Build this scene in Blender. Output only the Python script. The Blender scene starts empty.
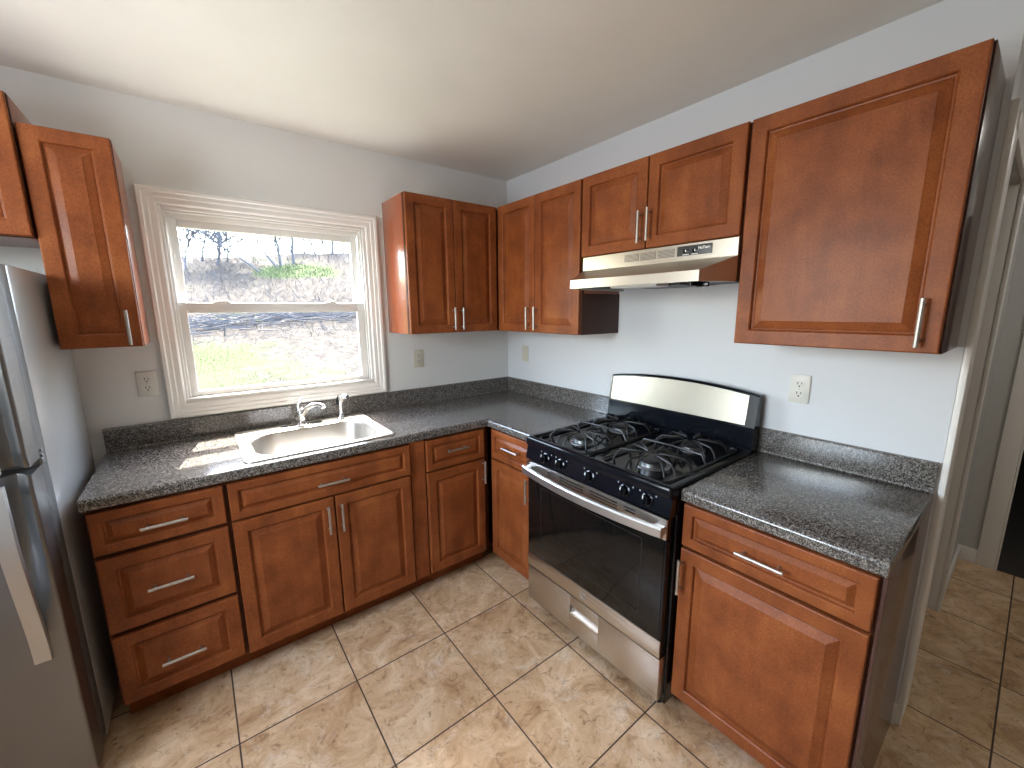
import bpy, bmesh, math, random
from mathutils import Vector, Matrix
PI = math.pi
S = bpy.context.scene
C = S.collection

# ------------------------------------------------------------------ camera
cam_d = bpy.data.cameras.new('camera')
cam = bpy.data.objects.new('camera', cam_d); C.objects.link(cam)
cam_d.sensor_width = 36.0
cam_d.lens = 409.59 / 1024 * 36.0
cam_d.clip_start = 0.02; cam_d.clip_end = 300
Rv = Vector((0.79002431, -0.61303156, -0.00734136))
Uv = Vector((0.11440346, 0.13564826, 0.98412977))
Fv = Vector((0.60230677, 0.77832632, -0.17729836))
M = Matrix(((Rv.x, Uv.x, -Fv.x), (Rv.y, Uv.y, -Fv.y), (Rv.z, Uv.z, -Fv.z)))
cam.matrix_world = Matrix.Translation((-1.8909, -2.4892, 1.5186)) @ M.to_4x4()
S.camera = cam

# ------------------------------------------------------------------ colour management
S.view_settings.view_transform = 'Standard'
S.view_settings.look = 'None'
S.view_settings.exposure = 0.27
S.view_settings.gamma = 1.0
S.view_settings.use_curve_mapping = False

# ------------------------------------------------------------------ world, sun and added fill lights
W = bpy.data.worlds.new('world'); S.world = W; W.use_nodes = True
wn = W.node_tree.nodes; wl = W.node_tree.links
bg = wn['Background']
sky = wn.new('ShaderNodeTexSky')
sky.sky_type = 'NISHITA'; sky.sun_disc = False
sky.sun_elevation = math.radians(61); sky.sun_rotation = math.radians(11)
sky.air_density = 1.3; sky.dust_density = 3.0; sky.ozone_density = 1.0
wl.new(sky.outputs[0], bg.inputs[0]); bg.inputs[1].default_value = 3.6

def light(name, kind, loc, direction, energy, color, **kw):
    d = bpy.data.lights.new(name, kind); d.energy = energy; d.color = color
    for k, v in kw.items(): setattr(d, k, v)
    o = bpy.data.objects.new(name, d); C.objects.link(o)
    o.location = loc
    o.rotation_euler = Vector(direction).to_track_quat('-Z', 'Y').to_euler()
    return o
el = math.radians(59.5)
light('sun', 'SUN', (-1, 6, 9), (-0.187 * math.cos(el), -0.982 * math.cos(el), -math.sin(el)), 32.0, (1.0, 0.95, 0.86), angle=0.009)
# added fill lamp set in a made-up opening in the left wall
light('side_fill_light', 'AREA', (-3.07, -1.33, 1.58), (1, 0, 0.15), 30.0, (0.92, 0.96, 1.0), shape='RECTANGLE', size=.92, size_y=1.0)
light('hall_fill_light', 'AREA', (0.95, -3.15, 2.40), (0, 0, -1), 5.0, (1.0, 0.97, 0.92), shape='DISK', size=0.35)  # added fill that lifts the dark hallway, no fixture modelled
po = light('window_portal', 'AREA', (-1.49, 0.16, 1.54), (0, -1, 0), 1.0, (1, 1, 1), shape='RECTANGLE', size=0.95, size_y=0.95)
po.data.cycles.is_portal = True

# ------------------------------------------------------------------ materials
def mat(name):
    m = bpy.data.materials.new(name); m.use_nodes = True
    nt = m.node_tree
    return m, nt, nt.nodes['Principled BSDF']
def N(nt, t, **kw):
    n = nt.nodes.new(t)
    for k, v in kw.items(): setattr(n, k, v)
    return n
def ramp(nt, stops, fac=None, interp='LINEAR'):
    r = nt.nodes.new('ShaderNodeValToRGB'); cr = r.color_ramp; cr.interpolation = interp
    while len(cr.elements) > 1: cr.elements.remove(cr.elements[-1])
    cr.elements[0].position = stops[0][0]; cr.elements[0].color = (*stops[0][1], 1)
    for p, c in stops[1:]:
        e = cr.elements.new(p); e.color = (*c, 1)
    if fac is not None: nt.links.new(fac, r.inputs[0])
    return r
def simple(name, col, rough=0.5, metal=0.0, spec=0.5, bump=0.0, bscale=200, coat=0.0, vary=0.0):
    m, nt, b = mat(name)
    b.inputs['Base Color'].default_value = (*col, 1)
    b.inputs['Roughness'].default_value = rough
    b.inputs['Metallic'].default_value = metal
    b.inputs['Specular IOR Level'].default_value = spec
    b.inputs['Coat Weight'].default_value = coat
    tc = N(nt, 'ShaderNodeTexCoord')
    if vary > 0:
        n = N(nt, 'ShaderNodeTexNoise'); n.inputs['Scale'].default_value = 2.5; n.inputs['Detail'].default_value = 4
        nt.links.new(tc.outputs['Object'], n.inputs['Vector'])
        r = ramp(nt, [(0.3, tuple(c * (1 - vary) for c in col)), (0.7, tuple(min(1, c * (1 + vary)) for c in col))], n.outputs[0])
        nt.links.new(r.outputs[0], b.inputs['Base Color'])
    if bump > 0:
        n = N(nt, 'ShaderNodeTexNoise'); n.inputs['Scale'].default_value = bscale
        nt.links.new(tc.outputs['Object'], n.inputs['Vector'])
        bp = N(nt, 'ShaderNodeBump'); bp.inputs['Strength'].default_value = bump; bp.inputs['Distance'].default_value = 0.002
        nt.links.new(n.outputs[0], bp.inputs['Height']); nt.links.new(bp.outputs[0], b.inputs['Normal'])
    return m

def wood(name, dark, mid, light_, rough=0.42, vertical=True):
    m, nt, b = mat(name)
    tc = N(nt, 'ShaderNodeTexCoord')
    mp = N(nt, 'ShaderNodeMapping'); mp.inputs['Scale'].default_value = (9, 9, 1.6) if vertical else (1.6, 9, 9)
    oi = N(nt, 'ShaderNodeObjectInfo')
    va = N(nt, 'ShaderNodeVectorMath', operation='ADD')
    nt.links.new(tc.outputs['Object'], va.inputs[0])
    sc = N(nt, 'ShaderNodeVectorMath', operation='SCALE'); sc.inputs['Scale'].default_value = 17
    cmb = N(nt, 'ShaderNodeCombineXYZ')
    for i in range(3): nt.links.new(oi.outputs['Random'], cmb.inputs[i])
    nt.links.new(cmb.outputs[0], sc.inputs[0]); nt.links.new(sc.outputs[0], va.inputs[1])
    nt.links.new(va.outputs[0], mp.inputs['Vector'])
    n1 = N(nt, 'ShaderNodeTexNoise'); n1.inputs['Scale'].default_value = 1.6; n1.inputs['Detail'].default_value = 6; n1.inputs['Roughness'].default_value = 0.6
    n1.inputs['Distortion'].default_value = 0.6
    nt.links.new(mp.outputs[0], n1.inputs['Vector'])
    n2 = N(nt, 'ShaderNodeTexNoise'); n2.inputs['Scale'].default_value = 9; n2.inputs['Detail'].default_value = 5
    nt.links.new(va.outputs[0], n2.inputs['Vector'])
    n3 = N(nt, 'ShaderNodeTexNoise'); n3.inputs['Scale'].default_value = 190; n3.inputs['Detail'].default_value = 2
    nt.links.new(va.outputs[0], n3.inputs['Vector'])
    a = N(nt, 'ShaderNodeMath', operation='MULTIPLY_ADD'); a.inputs[1].default_value = 0.34
    nt.links.new(n1.outputs[0], a.inputs[0])
    a2 = N(nt, 'ShaderNodeMath', operation='MULTIPLY_ADD'); a2.inputs[1].default_value = 0.45; a2.inputs[2].default_value = -0.05
    nt.links.new(n2.outputs[0], a2.inputs[0]); nt.links.new(a2.outputs[0], a.inputs[2])
    a3 = N(nt, 'ShaderNodeMath', operation='MULTIPLY_ADD'); a3.inputs[1].default_value = 0.36
    nt.links.new(n3.outputs[0], a3.inputs[0]); nt.links.new(a.outputs[0], a3.inputs[2])
    r = ramp(nt, [(0.32, dark), (0.53, mid), (0.76, light_)], a3.outputs[0])
    nt.links.new(r.outputs[0], b.inputs['Base Color'])
    b.inputs['Roughness'].default_value = rough
    b.inputs['Specular IOR Level'].default_value = 0.22
    b.inputs['Coat Weight'].default_value = 0.03; b.inputs['Coat Roughness'].default_value = 0.2
    return m
M_frame = wood('gap_shaded_frame_wood', (0.045, 0.012, 0.005), (0.075, 0.020, 0.007), (0.11, 0.032, 0.011), 0.5)  # same cherry, darkened so the gaps between fronts look shaded
M_wood = wood('cherry_stained_wood', (0.130, 0.032, 0.0100), (0.245, 0.067, 0.0185), (0.385, 0.126, 0.036))
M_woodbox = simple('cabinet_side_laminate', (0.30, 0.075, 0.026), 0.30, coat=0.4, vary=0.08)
M_dark = simple('dark_brown_cabinet_board', (0.055, 0.018, 0.009), 0.6)  # reddish dark brown of the corner wall cabinet's end panel
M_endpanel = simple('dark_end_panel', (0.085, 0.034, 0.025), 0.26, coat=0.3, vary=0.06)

def granite():
    m, nt, b = mat('speckled_granite_laminate')
    tc = N(nt, 'ShaderNodeTexCoord')
    v = N(nt, 'ShaderNodeTexVoronoi'); v.inputs['Scale'].default_value = 330
    nt.links.new(tc.outputs['Object'], v.inputs['Vector'])
    sep = N(nt, 'ShaderNodeSeparateColor'); nt.links.new(v.outputs['Color'], sep.inputs[0])
    n = N(nt, 'ShaderNodeTexNoise'); n.inputs['Scale'].default_value = 130; n.inputs['Detail'].default_value = 4
    nt.links.new(tc.outputs['Object'], n.inputs['Vector'])
    ad = N(nt, 'ShaderNodeMath', operation='MULTIPLY_ADD'); ad.inputs[1].default_value = 0.55
    nt.links.new(n.outputs[0], ad.inputs[0])
    m2 = N(nt, 'ShaderNodeMath', operation='MULTIPLY'); m2.inputs[1].default_value = 0.62
    nt.links.new(sep.outputs[0], m2.inputs[0]); nt.links.new(m2.outputs[0], ad.inputs[2])
    r = ramp(nt, [(0.0, (0.012, 0.012, 0.012)), (0.38, (0.030, 0.028, 0.027)), (0.54, (0.072, 0.066, 0.060)), (0.68, (0.14, 0.128, 0.115)), (0.80, (0.23, 0.21, 0.19)), (0.93, (0.31, 0.285, 0.26))], ad.outputs[0])
    nt.links.new(r.outputs[0], b.inputs['Base Color'])
    b.inputs['Roughness'].default_value = 0.17
    b.inputs['Specular IOR Level'].default_value = 0.75
    return m
M_granite = granite()

def tile():
    m, nt, b = mat('travertine_tile_floor')
    T = 0.412; tx = -0.689; ty = -1.340
    tc = N(nt, 'ShaderNodeTexCoord')
    off = N(nt, 'ShaderNodeVectorMath', operation='SUBTRACT'); off.inputs[1].default_value = (tx, ty, 0)
    nt.links.new(tc.outputs['Object'], off.inputs[0])
    dv = N(nt, 'ShaderNodeVectorMath', operation='SCALE'); dv.inputs['Scale'].default_value = 1 / T
    nt.links.new(off.outputs[0], dv.inputs[0])
    fl = N(nt, 'ShaderNodeVectorMath', operation='FLOOR'); nt.links.new(dv.outputs[0], fl.inputs[0])
    fr = N(nt, 'ShaderNodeVectorMath', operation='FRACTION'); nt.links.new(dv.outputs[0], fr.inputs[0])
    sp = N(nt, 'ShaderNodeSeparateXYZ'); nt.links.new(fr.outputs[0], sp.inputs[0])
    def edge(o):
        a = N(nt, 'ShaderNodeMath', operation='SUBTRACT'); a.inputs[1].default_value = 0.5; nt.links.new(o, a.inputs[0])
        c = N(nt, 'ShaderNodeMath', operation='ABSOLUTE'); nt.links.new(a.outputs[0], c.inputs[0]); return c.outputs[0]
    mx = N(nt, 'ShaderNodeMath', operation='MAXIMUM')
    nt.links.new(edge(sp.outputs[0]), mx.inputs[0]); nt.links.new(edge(sp.outputs[1]), mx.inputs[1])
    gr = N(nt, 'ShaderNodeMapRange'); gr.inputs[1].default_value = 0.4925; gr.inputs[2].default_value = 0.4945
    nt.links.new(mx.outputs[0], gr.inputs[0])
    wnz = N(nt, 'ShaderNodeTexWhiteNoise'); nt.links.new(fl.outputs[0], wnz.inputs[0])
    sc = N(nt, 'ShaderNodeVectorMath', operation='SCALE'); sc.inputs['Scale'].default_value = 30
    nt.links.new(wnz.outputs['Color'], sc.inputs[0])
    pos = N(nt, 'ShaderNodeVectorMath', operation='ADD')
    nt.links.new(tc.outputs['Object'], pos.inputs[0]); nt.links.new(sc.outputs[0], pos.inputs[1])
    n1 = N(nt, 'ShaderNodeTexNoise'); n1.inputs['Scale'].default_value = 5.5; n1.inputs['Detail'].default_value = 12; n1.inputs['Roughness'].default_value = 0.72; n1.inputs['Distortion'].default_value = 0.9
    nt.links.new(pos.outputs[0], n1.inputs['Vector'])
    r1 = ramp(nt, [(0.33, (0.34, 0.185, 0.09)), (0.43, (0.53, 0.335, 0.18)), (0.54, (0.66, 0.455, 0.27)), (0.66, (0.80, 0.62, 0.42))], n1.outputs[0])
    n2 = N(nt, 'ShaderNodeTexNoise'); n2.inputs['Scale'].default_value = 24; n2.inputs['Detail'].default_value = 10; n2.inputs['Roughness'].default_value = 0.78; n2.inputs['Distortion'].default_value = 1.2
    nt.links.new(pos.outputs[0], n2.inputs['Vector'])
    r2 = ramp(nt, [(0.36, (0.34, 0.23, 0.15)), (0.46, (1, 1, 1)), (0.62, (1, 1, 1)), (0.72, (1.0, 1.0, 1.0))], n2.outputs[0])
    mu = N(nt, 'ShaderNodeMix', data_type='RGBA', blend_type='MULTIPLY'); mu.inputs[0].default_value = 0.75
    nt.links.new(r1.outputs[0], mu.inputs[6]); nt.links.new(r2.outputs[0], mu.inputs[7])
    n4 = N(nt, 'ShaderNodeTexNoise'); n4.inputs['Scale'].default_value = 9; n4.inputs['Detail'].default_value = 12; n4.inputs['Roughness'].default_value = 0.75; n4.inputs['Distortion'].default_value = 1.0
    nt.links.new(pos.outputs[0], n4.inputs['Vector'])
    r4 = ramp(nt, [(0.53, (0, 0, 0)), (0.66, (0.6, 0.6, 0.6))], n4.outputs[0])
    mw = N(nt, 'ShaderNodeMix', data_type='RGBA'); nt.links.new(r4.outputs[0], mw.inputs[0])
    nt.links.new(mu.outputs[2], mw.inputs[6]); mw.inputs[7].default_value = (0.82, 0.71, 0.57, 1)
    mg = N(nt, 'ShaderNodeMix', data_type='RGBA'); nt.links.new(gr.outputs[0], mg.inputs[0])
    nt.links.new(mw.outputs[2], mg.inputs[6]); mg.inputs[7].default_value = (0.075, 0.05, 0.035, 1)
    nt.links.new(mg.outputs[2], b.inputs['Base Color'])
    rr = N(nt, 'ShaderNodeMapRange'); rr.inputs[3].default_value = 0.34; rr.inputs[4].default_value = 0.85
    nt.links.new(gr.outputs[0], rr.inputs[0]); nt.links.new(rr.outputs[0], b.inputs['Roughness'])
    bm_ = N(nt, 'ShaderNodeBump', invert=True); bm_.inputs['Strength'].default_value = 0.5; bm_.inputs['Distance'].default_value = 0.003
    nt.links.new(gr.outputs[0], bm_.inputs['Height']); nt.links.new(bm_.outputs[0], b.inputs['Normal'])
    return m
M_tile = tile()

def steel(name, col, rough, streak=(1, 1, 120), aniso=0.0, amp=0.10):
    m, nt, b = mat(name)
    tc = N(nt, 'ShaderNodeTexCoord')
    mp = N(nt, 'ShaderNodeMapping'); mp.inputs['Scale'].default_value = streak
    nt.links.new(tc.outputs['Object'], mp.inputs['Vector'])
    n = N(nt, 'ShaderNodeTexNoise'); n.inputs['Scale'].default_value = 3; n.inputs['Detail'].default_value = 4
    nt.links.new(mp.outputs[0], n.inputs['Vector'])
    rr = N(nt, 'ShaderNodeMapRange'); rr.inputs[3].default_value = max(0.02, rough - amp); rr.inputs[4].default_value = rough + amp
    nt.links.new(n.outputs[0], rr.inputs[0]); nt.links.new(rr.outputs[0], b.inputs['Roughness'])
    b.inputs['Base Color'].default_value = (*col, 1); b.inputs['Metallic'].default_value = 1.0
    return m
M_steel = steel('brushed_stainless', (0.60, 0.57, 0.53), 0.30)
M_fascia = steel('backguard_stainless', (0.36, 0.335, 0.285), 0.33, amp=0.05)
M_satin = steel('satin_steel', (0.52, 0.515, 0.50), 0.42, (30, 30, 30), amp=0.03)
M_steelfr = steel('fridge_stainless', (0.23, 0.226, 0.222), 0.44)
M_sink = steel('sink_stainless', (0.62, 0.595, 0.55), 0.34, (60, 60, 2), amp=0.05)
M_nickel = steel('brushed_nickel', (0.52, 0.495, 0.46), 0.45, (40, 40, 40), amp=0.04)
M_chrome = steel('chrome', (0.82, 0.83, 0.85), 0.08, (5, 5, 5), amp=0.03)
M_hood = steel('hood_stainless', (0.58, 0.545, 0.48), 0.32, amp=0.05)
M_wallback = simple('warm_grey_paint', (0.72, 0.72, 0.70), 0.55, spec=0.3, bump=0.08, bscale=120)
M_wallright = simple('pale_grey_paint', (0.655, 0.67, 0.695), 0.42, spec=0.35, bump=0.08, bscale=120)
M_ceil = simple('cream_ceiling_paint', (0.80, 0.775, 0.715), 0.42, spec=0.35, bump=0.06, bscale=90, vary=0.03)
M_trim = simple('white_gloss_trim', (0.80, 0.775, 0.74), 0.30, spec=0.4)
M_vinyl = simple('white_vinyl_sash', (0.78, 0.765, 0.735), 0.35)
M_blackpl = simple('black_enamel', (0.004, 0.005, 0.008), 0.14, spec=0.32)
M_blackmat = simple('black_cast_iron', (0.010, 0.010, 0.011), 0.38)
M_cooktop = simple('black_cooktop_enamel', (0.006, 0.0065, 0.009), 0.10, spec=0.20)
M_ovenglass = simple('oven_glass', (0.006, 0.0055, 0.005), 0.05, spec=0.34)
M_burner = simple('burner_aluminium', (0.30, 0.31, 0.32), 0.35, metal=1.0)
M_fridgeside = simple('fridge_side_grey_enamel', (0.33, 0.325, 0.315), 0.22, spec=0.9, bump=0.10, bscale=260)
M_gasket = simple('dark_grey_gasket', (0.085, 0.083, 0.08), 0.5)
M_plate = simple('ivory_outlet_plate', (0.70, 0.68, 0.62), 0.35)
M_platew = simple('almond_switch_plate', (0.60, 0.56, 0.46), 0.4)
M_slot = simple('outlet_slot_dark', (0.01, 0.01, 0.01), 0.7)
M_plategrey = simple('grey_print', (0.30, 0.31, 0.33), 0.5)
M_label = simple('printed_white', (0.80, 0.80, 0.78), 0.5)
M_panelblk = simple('hood_switch_panel', (0.035, 0.037, 0.04), 0.4)
M_lens = simple('hood_light_lens', (0.75, 0.75, 0.72), 0.3)
M_filter = simple('hood_filter_mesh', (0.12, 0.12, 0.115), 0.5, metal=0.6, bump=0.6, bscale=300)
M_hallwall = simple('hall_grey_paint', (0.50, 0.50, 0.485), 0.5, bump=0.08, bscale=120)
M_carpet = simple('dark_carpet', (0.055, 0.048, 0.042), 0.9, bump=0.6, bscale=400)

def glass():
    m = bpy.data.materials.new('window_glass'); m.use_nodes = True
    nt = m.node_tree; nt.nodes.clear()
    out = N(nt, 'ShaderNodeOutputMaterial'); mx = N(nt, 'ShaderNodeMixShader')
    tr = N(nt, 'ShaderNodeBsdfTransparent'); tr.inputs[0].default_value = (0.97, 0.98, 0.98, 1)
    gl = N(nt, 'ShaderNodeBsdfGlossy'); gl.inputs['Roughness'].default_value = 0.02
    lw = N(nt, 'ShaderNodeLayerWeight'); lw.inputs[0].default_value = 0.5
    pw = N(nt, 'ShaderNodeMath', operation='POWER'); pw.inputs[1].default_value = 5.0; nt.links.new(lw.outputs['Facing'], pw.inputs[0])
    ma = N(nt, 'ShaderNodeMath', operation='MULTIPLY_ADD'); ma.inputs[1].default_value = 0.7; ma.inputs[2].default_value = 0.03; nt.links.new(pw.outputs[0], ma.inputs[0])
    nt.links.new(ma.outputs[0], mx.inputs[0]); nt.links.new(tr.outputs[0], mx.inputs[1]); nt.links.new(gl.outputs[0], mx.inputs[2])
    nt.links.new(mx.outputs[0], out.inputs[0])
    return m
M_glass = glass()

# ------------------------------------------------------------------ mesh helpers
def NB(): return bmesh.new()
def box(bm, x0, x1, y0, y1, z0, z1, bev=0.0, seg=2):
    x0, x1 = min(x0, x1), max(x0, x1); y0, y1 = min(y0, y1), max(y0, y1); z0, z1 = min(z0, z1), max(z0, z1)
    r = bmesh.ops.create_cube(bm, size=1.0)
    vs = r['verts']
    for v in vs:
        v.co = Vector(((x0 + x1) / 2 + v.co.x * (x1 - x0), (y0 + y1) / 2 + v.co.y * (y1 - y0), (z0 + z1) / 2 + v.co.z * (z1 - z0)))
    if bev > 0:
        es = list({e for v in vs for e in v.link_edges})
        bmesh.ops.bevel(bm, geom=es, offset=min(bev, 0.45 * min(x1 - x0, y1 - y0, z1 - z0)), segments=seg, profile=0.5, affect='EDGES')
def loops(bm, rings, cap0=True, cap1=True, closed=True):
    prev = None; allr = []
    for ring in rings:
        vs = [bm.verts.new(p) for p in ring]
        allr.append(vs)
        if prev:
            n = len(vs)
            for i in range(n if closed else n - 1):
                j = (i + 1) % n
                bm.faces.new((prev[i], prev[j], vs[j], vs[i]))
        prev = vs
    if cap0: bm.faces.new(list(reversed(allr[0])))
    if cap1: bm.faces.new(allr[-1])
    return allr
def tube(bm, pts, r, n=8, closed=False, flat=None):
    pts = [Vector(p) for p in pts]; m = len(pts); rings = []
    up0 = None
    for i, p in enumerate(pts):
        if closed: t = pts[(i + 1) % m] - pts[i - 1]
        else: t = pts[min(i + 1, m - 1)] - pts[max(i - 1, 0)]
        t.normalize()
        if up0 is None:
            up0 = Vector((0, 0, 1)) if abs(t.z) < 0.9 else Vector((1, 0, 0))
        s = t.cross(up0)
        if s.length < 1e-5: s = t.orthogonal()
        s.normalize(); u = s.cross(t).normalized(); up0 = u
        rr = r[i] if isinstance(r, (list, tuple)) else r
        ru = flat if flat else rr
        rings.append([p + s * math.cos(2 * PI * k / n) * rr + u * math.sin(2 * PI * k / n) * (ru if flat else rr) for k in range(n)])
    if closed: rings.append(rings[0])
    loops(bm, rings, not closed, not closed)
    if closed: bmesh.ops.remove_doubles(bm, verts=bm.verts[:], dist=1e-6)
def lathe(bm, prof, c=(0, 0, 0), axis='z', n=24):
    rings = []
    for r, h in prof:
        ring = []
        for k in range(n):
            a = 2 * PI * k / n; u, v = r * math.cos(a), r * math.sin(a)
            p = (u, v, h) if axis == 'z' else ((u, h, v) if axis == 'y' else (h, u, v))
            ring.append(Vector(c) + Vector(p))
        rings.append(ring)
    loops(bm, rings)
def prism(bm, poly, axis, a0, a1):
    """extrude a 2-D polygon; axis x: poly=(y,z); axis y: poly=(x,z); axis z: poly=(x,y)"""
    def P(q, a):
        return (a, q[0], q[1]) if axis == 'x' else ((q[0], a, q[1]) if axis == 'y' else (q[0], q[1], a))
    loops(bm, [[P(q, a0) for q in poly], [P(q, a1) for q in poly]])
def rrect(x0, x1, y0, y1, r, n=6):
    pts = []
    for cx, cy, a in ((x1 - r, y1 - r, 0), (x0 + r, y1 - r, 90), (x0 + r, y0 + r, 180), (x1 - r, y0 + r, 270)):
        for k in range(n + 1):
            t = math.radians(a + 90 * k / n); pts.append((cx + r * math.cos(t), cy + r * math.sin(t)))
    return pts
def to_mesh(name, bm, angle=35):
    bmesh.ops.recalc_face_normals(bm, faces=bm.faces[:])
    me = bpy.data.meshes.new(name); bm.to_mesh(me); bm.free()
    for p in me.polygons: p.use_smooth = True
    me.set_sharp_from_angle(angle=math.radians(angle))
    return me
def obj(name, bm, m, parent=None, loc=(0, 0, 0), angle=35, rot=(0, 0, 0)):
    me = to_mesh(name, bm, angle) if isinstance(bm, bmesh.types.BMesh) else bm
    if not me.materials: me.materials.append(m)
    o = bpy.data.objects.new(name, me); C.objects.link(o)
    o.location = loc; o.rotation_euler = rot
    if parent: o.parent = parent
    return o
def tag(o, label, cat=None, group=None, kind=None):
    o['label'] = label
    if cat: o['category'] = cat
    if group: o['group'] = group
    if kind: o['kind'] = kind
    return o
def thing(name, label, cat, loc, rotz=0.0, group=None):
    o = bpy.data.objects.new(name, None); C.objects.link(o); o.empty_display_size = 0.1
    o.location = loc; o.rotation_euler = (0, 0, rotz)
    return tag(o, label, cat, group)
def struct(name, bm, m, label, parent=None):
    o = obj(name, bm, m, parent)
    if not parent:
        o['kind'] = 'structure'; o['label'] = label; o['category'] = name.split('_')[0]
    return o
def bx(name, m, label, *boxes, bev=0.0):
    b = NB()
    for q in boxes: box(b, *q, bev=bev)
    return struct(name, b, m, label)

# ------------------------------------------------------------------ room shell
H = 2.421
X0, X1, Y0 = -3.10, 5.6, -5.20
bx('floor', M_tile, 'beige travertine tile floor with dark grout', (X0 - .12, 1.67, Y0 - .12, 0.14, -0.10, 0.0))
bx('floor_far', M_carpet, 'dark carpet in the room beyond the hall', (1.67, X1, Y0 - .12, 0.14, -0.10, 0.001))
bx('ceiling', M_ceil, 'cream painted ceiling', (X0 - .12, X1, Y0 - .12, 0.14, H, H + 0.10))
wx0, wx1, wz0, wz1 = -1.955, -1.035, 1.085, 1.995
bx('wall_back', M_wallback, 'grey wall with the window above the sink',
   (X0 - .12, wx0, 0, .14, 0, H), (wx1, X1, 0, .14, 0, H), (wx0, wx1, 0, .14, 0, wz0), (wx0, wx1, 0, .14, wz1, H))
YE = -2.345
bx('wall_right', M_wallright, 'pale wall behind the range', (0, .13, YE, 0, 0, H))
bx('wall_left', M_wallback, 'wall at the left behind the refrigerator',
   (X0 - .12, X0, -.86, 0, 0, H), (X0 - .12, X0, Y0, -1.80, 0, H), (X0 - .12, X0, -1.80, -.86, 2.12, H), (X0 - .12, X0, -1.80, -.86, 0, 1.05))
bx('wall_rear', M_wallback, 'wall behind the photographer',
   (X0, X1, Y0 - .12, Y0, 0, H))
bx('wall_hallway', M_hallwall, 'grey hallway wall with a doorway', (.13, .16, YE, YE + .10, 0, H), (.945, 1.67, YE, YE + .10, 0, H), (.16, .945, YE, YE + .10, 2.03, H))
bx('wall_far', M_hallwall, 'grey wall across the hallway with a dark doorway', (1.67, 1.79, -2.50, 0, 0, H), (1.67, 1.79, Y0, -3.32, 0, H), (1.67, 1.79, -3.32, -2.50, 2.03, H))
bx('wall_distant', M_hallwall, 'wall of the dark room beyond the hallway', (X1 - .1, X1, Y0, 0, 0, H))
bx('trim_1', M_trim, 'white door casing on the end of the right wall',
   (0.0, .018, YE - .018, YE, 0, 2.09), (.018, .062, YE - .012, YE, 0, 2.05), (.062, .16, YE - .016, YE, 0, 2.03), bev=.003)
bx('trim_2', M_trim, 'white casing around the hallway doorway',
   (.93, 1.0, YE - .016, YE, 0, 2.09), (.93, .945, YE, YE + .11, 0, 2.03), (.15, 1.0, YE - .016, YE, 2.03, 2.10), bev=.003)
bx('trim_3', M_trim, 'white casing of the dark doorway across the hall', (1.655, 1.67, -2.50, -2.425, 0, 2.10), (1.655, 1.80, -2.51, -2.50, 0, 2.04), bev=.003)
bx('baseboard_right', M_trim, 'short white baseboard beside the right base cabinet', (-.014, 0, YE - .002, -2.334, 0, .085), bev=.002)
bx('baseboard_hallway', M_trim, 'white baseboard at the end of the hallway', (1.0, 1.67, YE - .012, YE, 0, .09), (1.658, 1.67, -2.425, YE - .012, 0, .09), bev=.002)
bx('baseboard_far', M_trim, 'white baseboard in the dark room beyond', (X1 - .115, X1 - .1, Y0, 0, 0, .10))

# ---- window over the sink
def ring_frame(bm, x0, x1, z0, z1, w, ya, yb, bev=0.003, wb=None, wt=None):
    wb = w if wb is None else wb; wt = w if wt is None else wt
    box(bm, x0, x0 + w, ya, yb, z0, z1, bev); box(bm, x1 - w, x1, ya, yb, z0, z1, bev)
    box(bm, x0 + w, x1 - w, ya, yb, z1 - wt, z1, bev); box(bm, x0 + w, x1 - w, ya, yb, z0, z0 + wb, bev)
win = bpy.data.objects.new('window_1', None); C.objects.link(win)
win['kind'] = 'structure'; win['label'] = 'white double hung window over the sink'; win['category'] = 'window'
b = NB()
ox0, ox1, oz0, oz1 = -2.018, -.968, 1.024, 2.062
# mitred casing: profile (inset from the outer edge, projection from the wall)
prof = [(0, 0), (0, .021), (.004, .024), (.016, .024), (.021, .018), (.030, .0165), (.036, .0165), (.041, .012), (.060, .010), (.066, .006), (.068, 0)]
rings = []
for d, yy in prof:
    rings.append([(ox0 + d, -yy, oz0 + d), (ox1 - d, -yy, oz0 + d), (ox1 - d, -yy, oz1 - d), (ox0 + d, -yy, oz1 - d)])
loops(b, rings, False, False)
obj('window_casing', b, M_trim, win, angle=20)
b = NB()
ring_frame(b, wx0, wx1, wz0, wz1, .016, .0, .13, .003)
ring_frame(b, wx0 + .016, wx1 - .016, wz0 + .016, wz1 - .016, .012, .055, .068, .002, wt=.030)
box(b, wx0 + .016, wx1 - .016, .068, .125, wz1 - .040, wz1 - .016, .002)
ring_frame(b, wx0 + .016, wx1 - .016, wz0 + .016, wz1 - .016, .010, .012, .024, .002)
box(b, wx0, wx1, -.004, .03, wz0 + .012, wz0 + .024, .003)
obj('window_frame', b, M_trim, win)
b = NB(); ring_frame(b, -1.929, -1.063, 1.535, 1.955, .038, .070, .098, .004, wb=.030, wt=.040)
up = obj('upper_sash', b, M_vinyl, win)
b = NB(); box(b, -1.893, -1.099, .083, .086, 1.563, 1.917); obj('pane', b, M_glass, up)
b = NB(); ring_frame(b, -1.940, -1.060, 1.100, 1.566, .042, .028, .054, .004, wb=.038, wt=.050)
lo = obj('lower_sash', b, M_vinyl, win)
b = NB(); box(b, -1.900, -1.100, .040, .043, 1.136, 1.518); obj('pane', b, M_glass, lo)
for lx in (-1.758, -1.244):
    b = NB()
    box(b, lx - .034, lx + .034, .030, .050, 1.566, 1.571, .002)
    lathe(b, [(.014, 1.571), (.014, 1.576), (.010, 1.579)], (lx, .040, 0), n=16)
    box(b, lx - .005, lx + .030, .034, .046, 1.574, 1.580, .002)
    obj('sash_lock', b, M_plate, lo)

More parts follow.
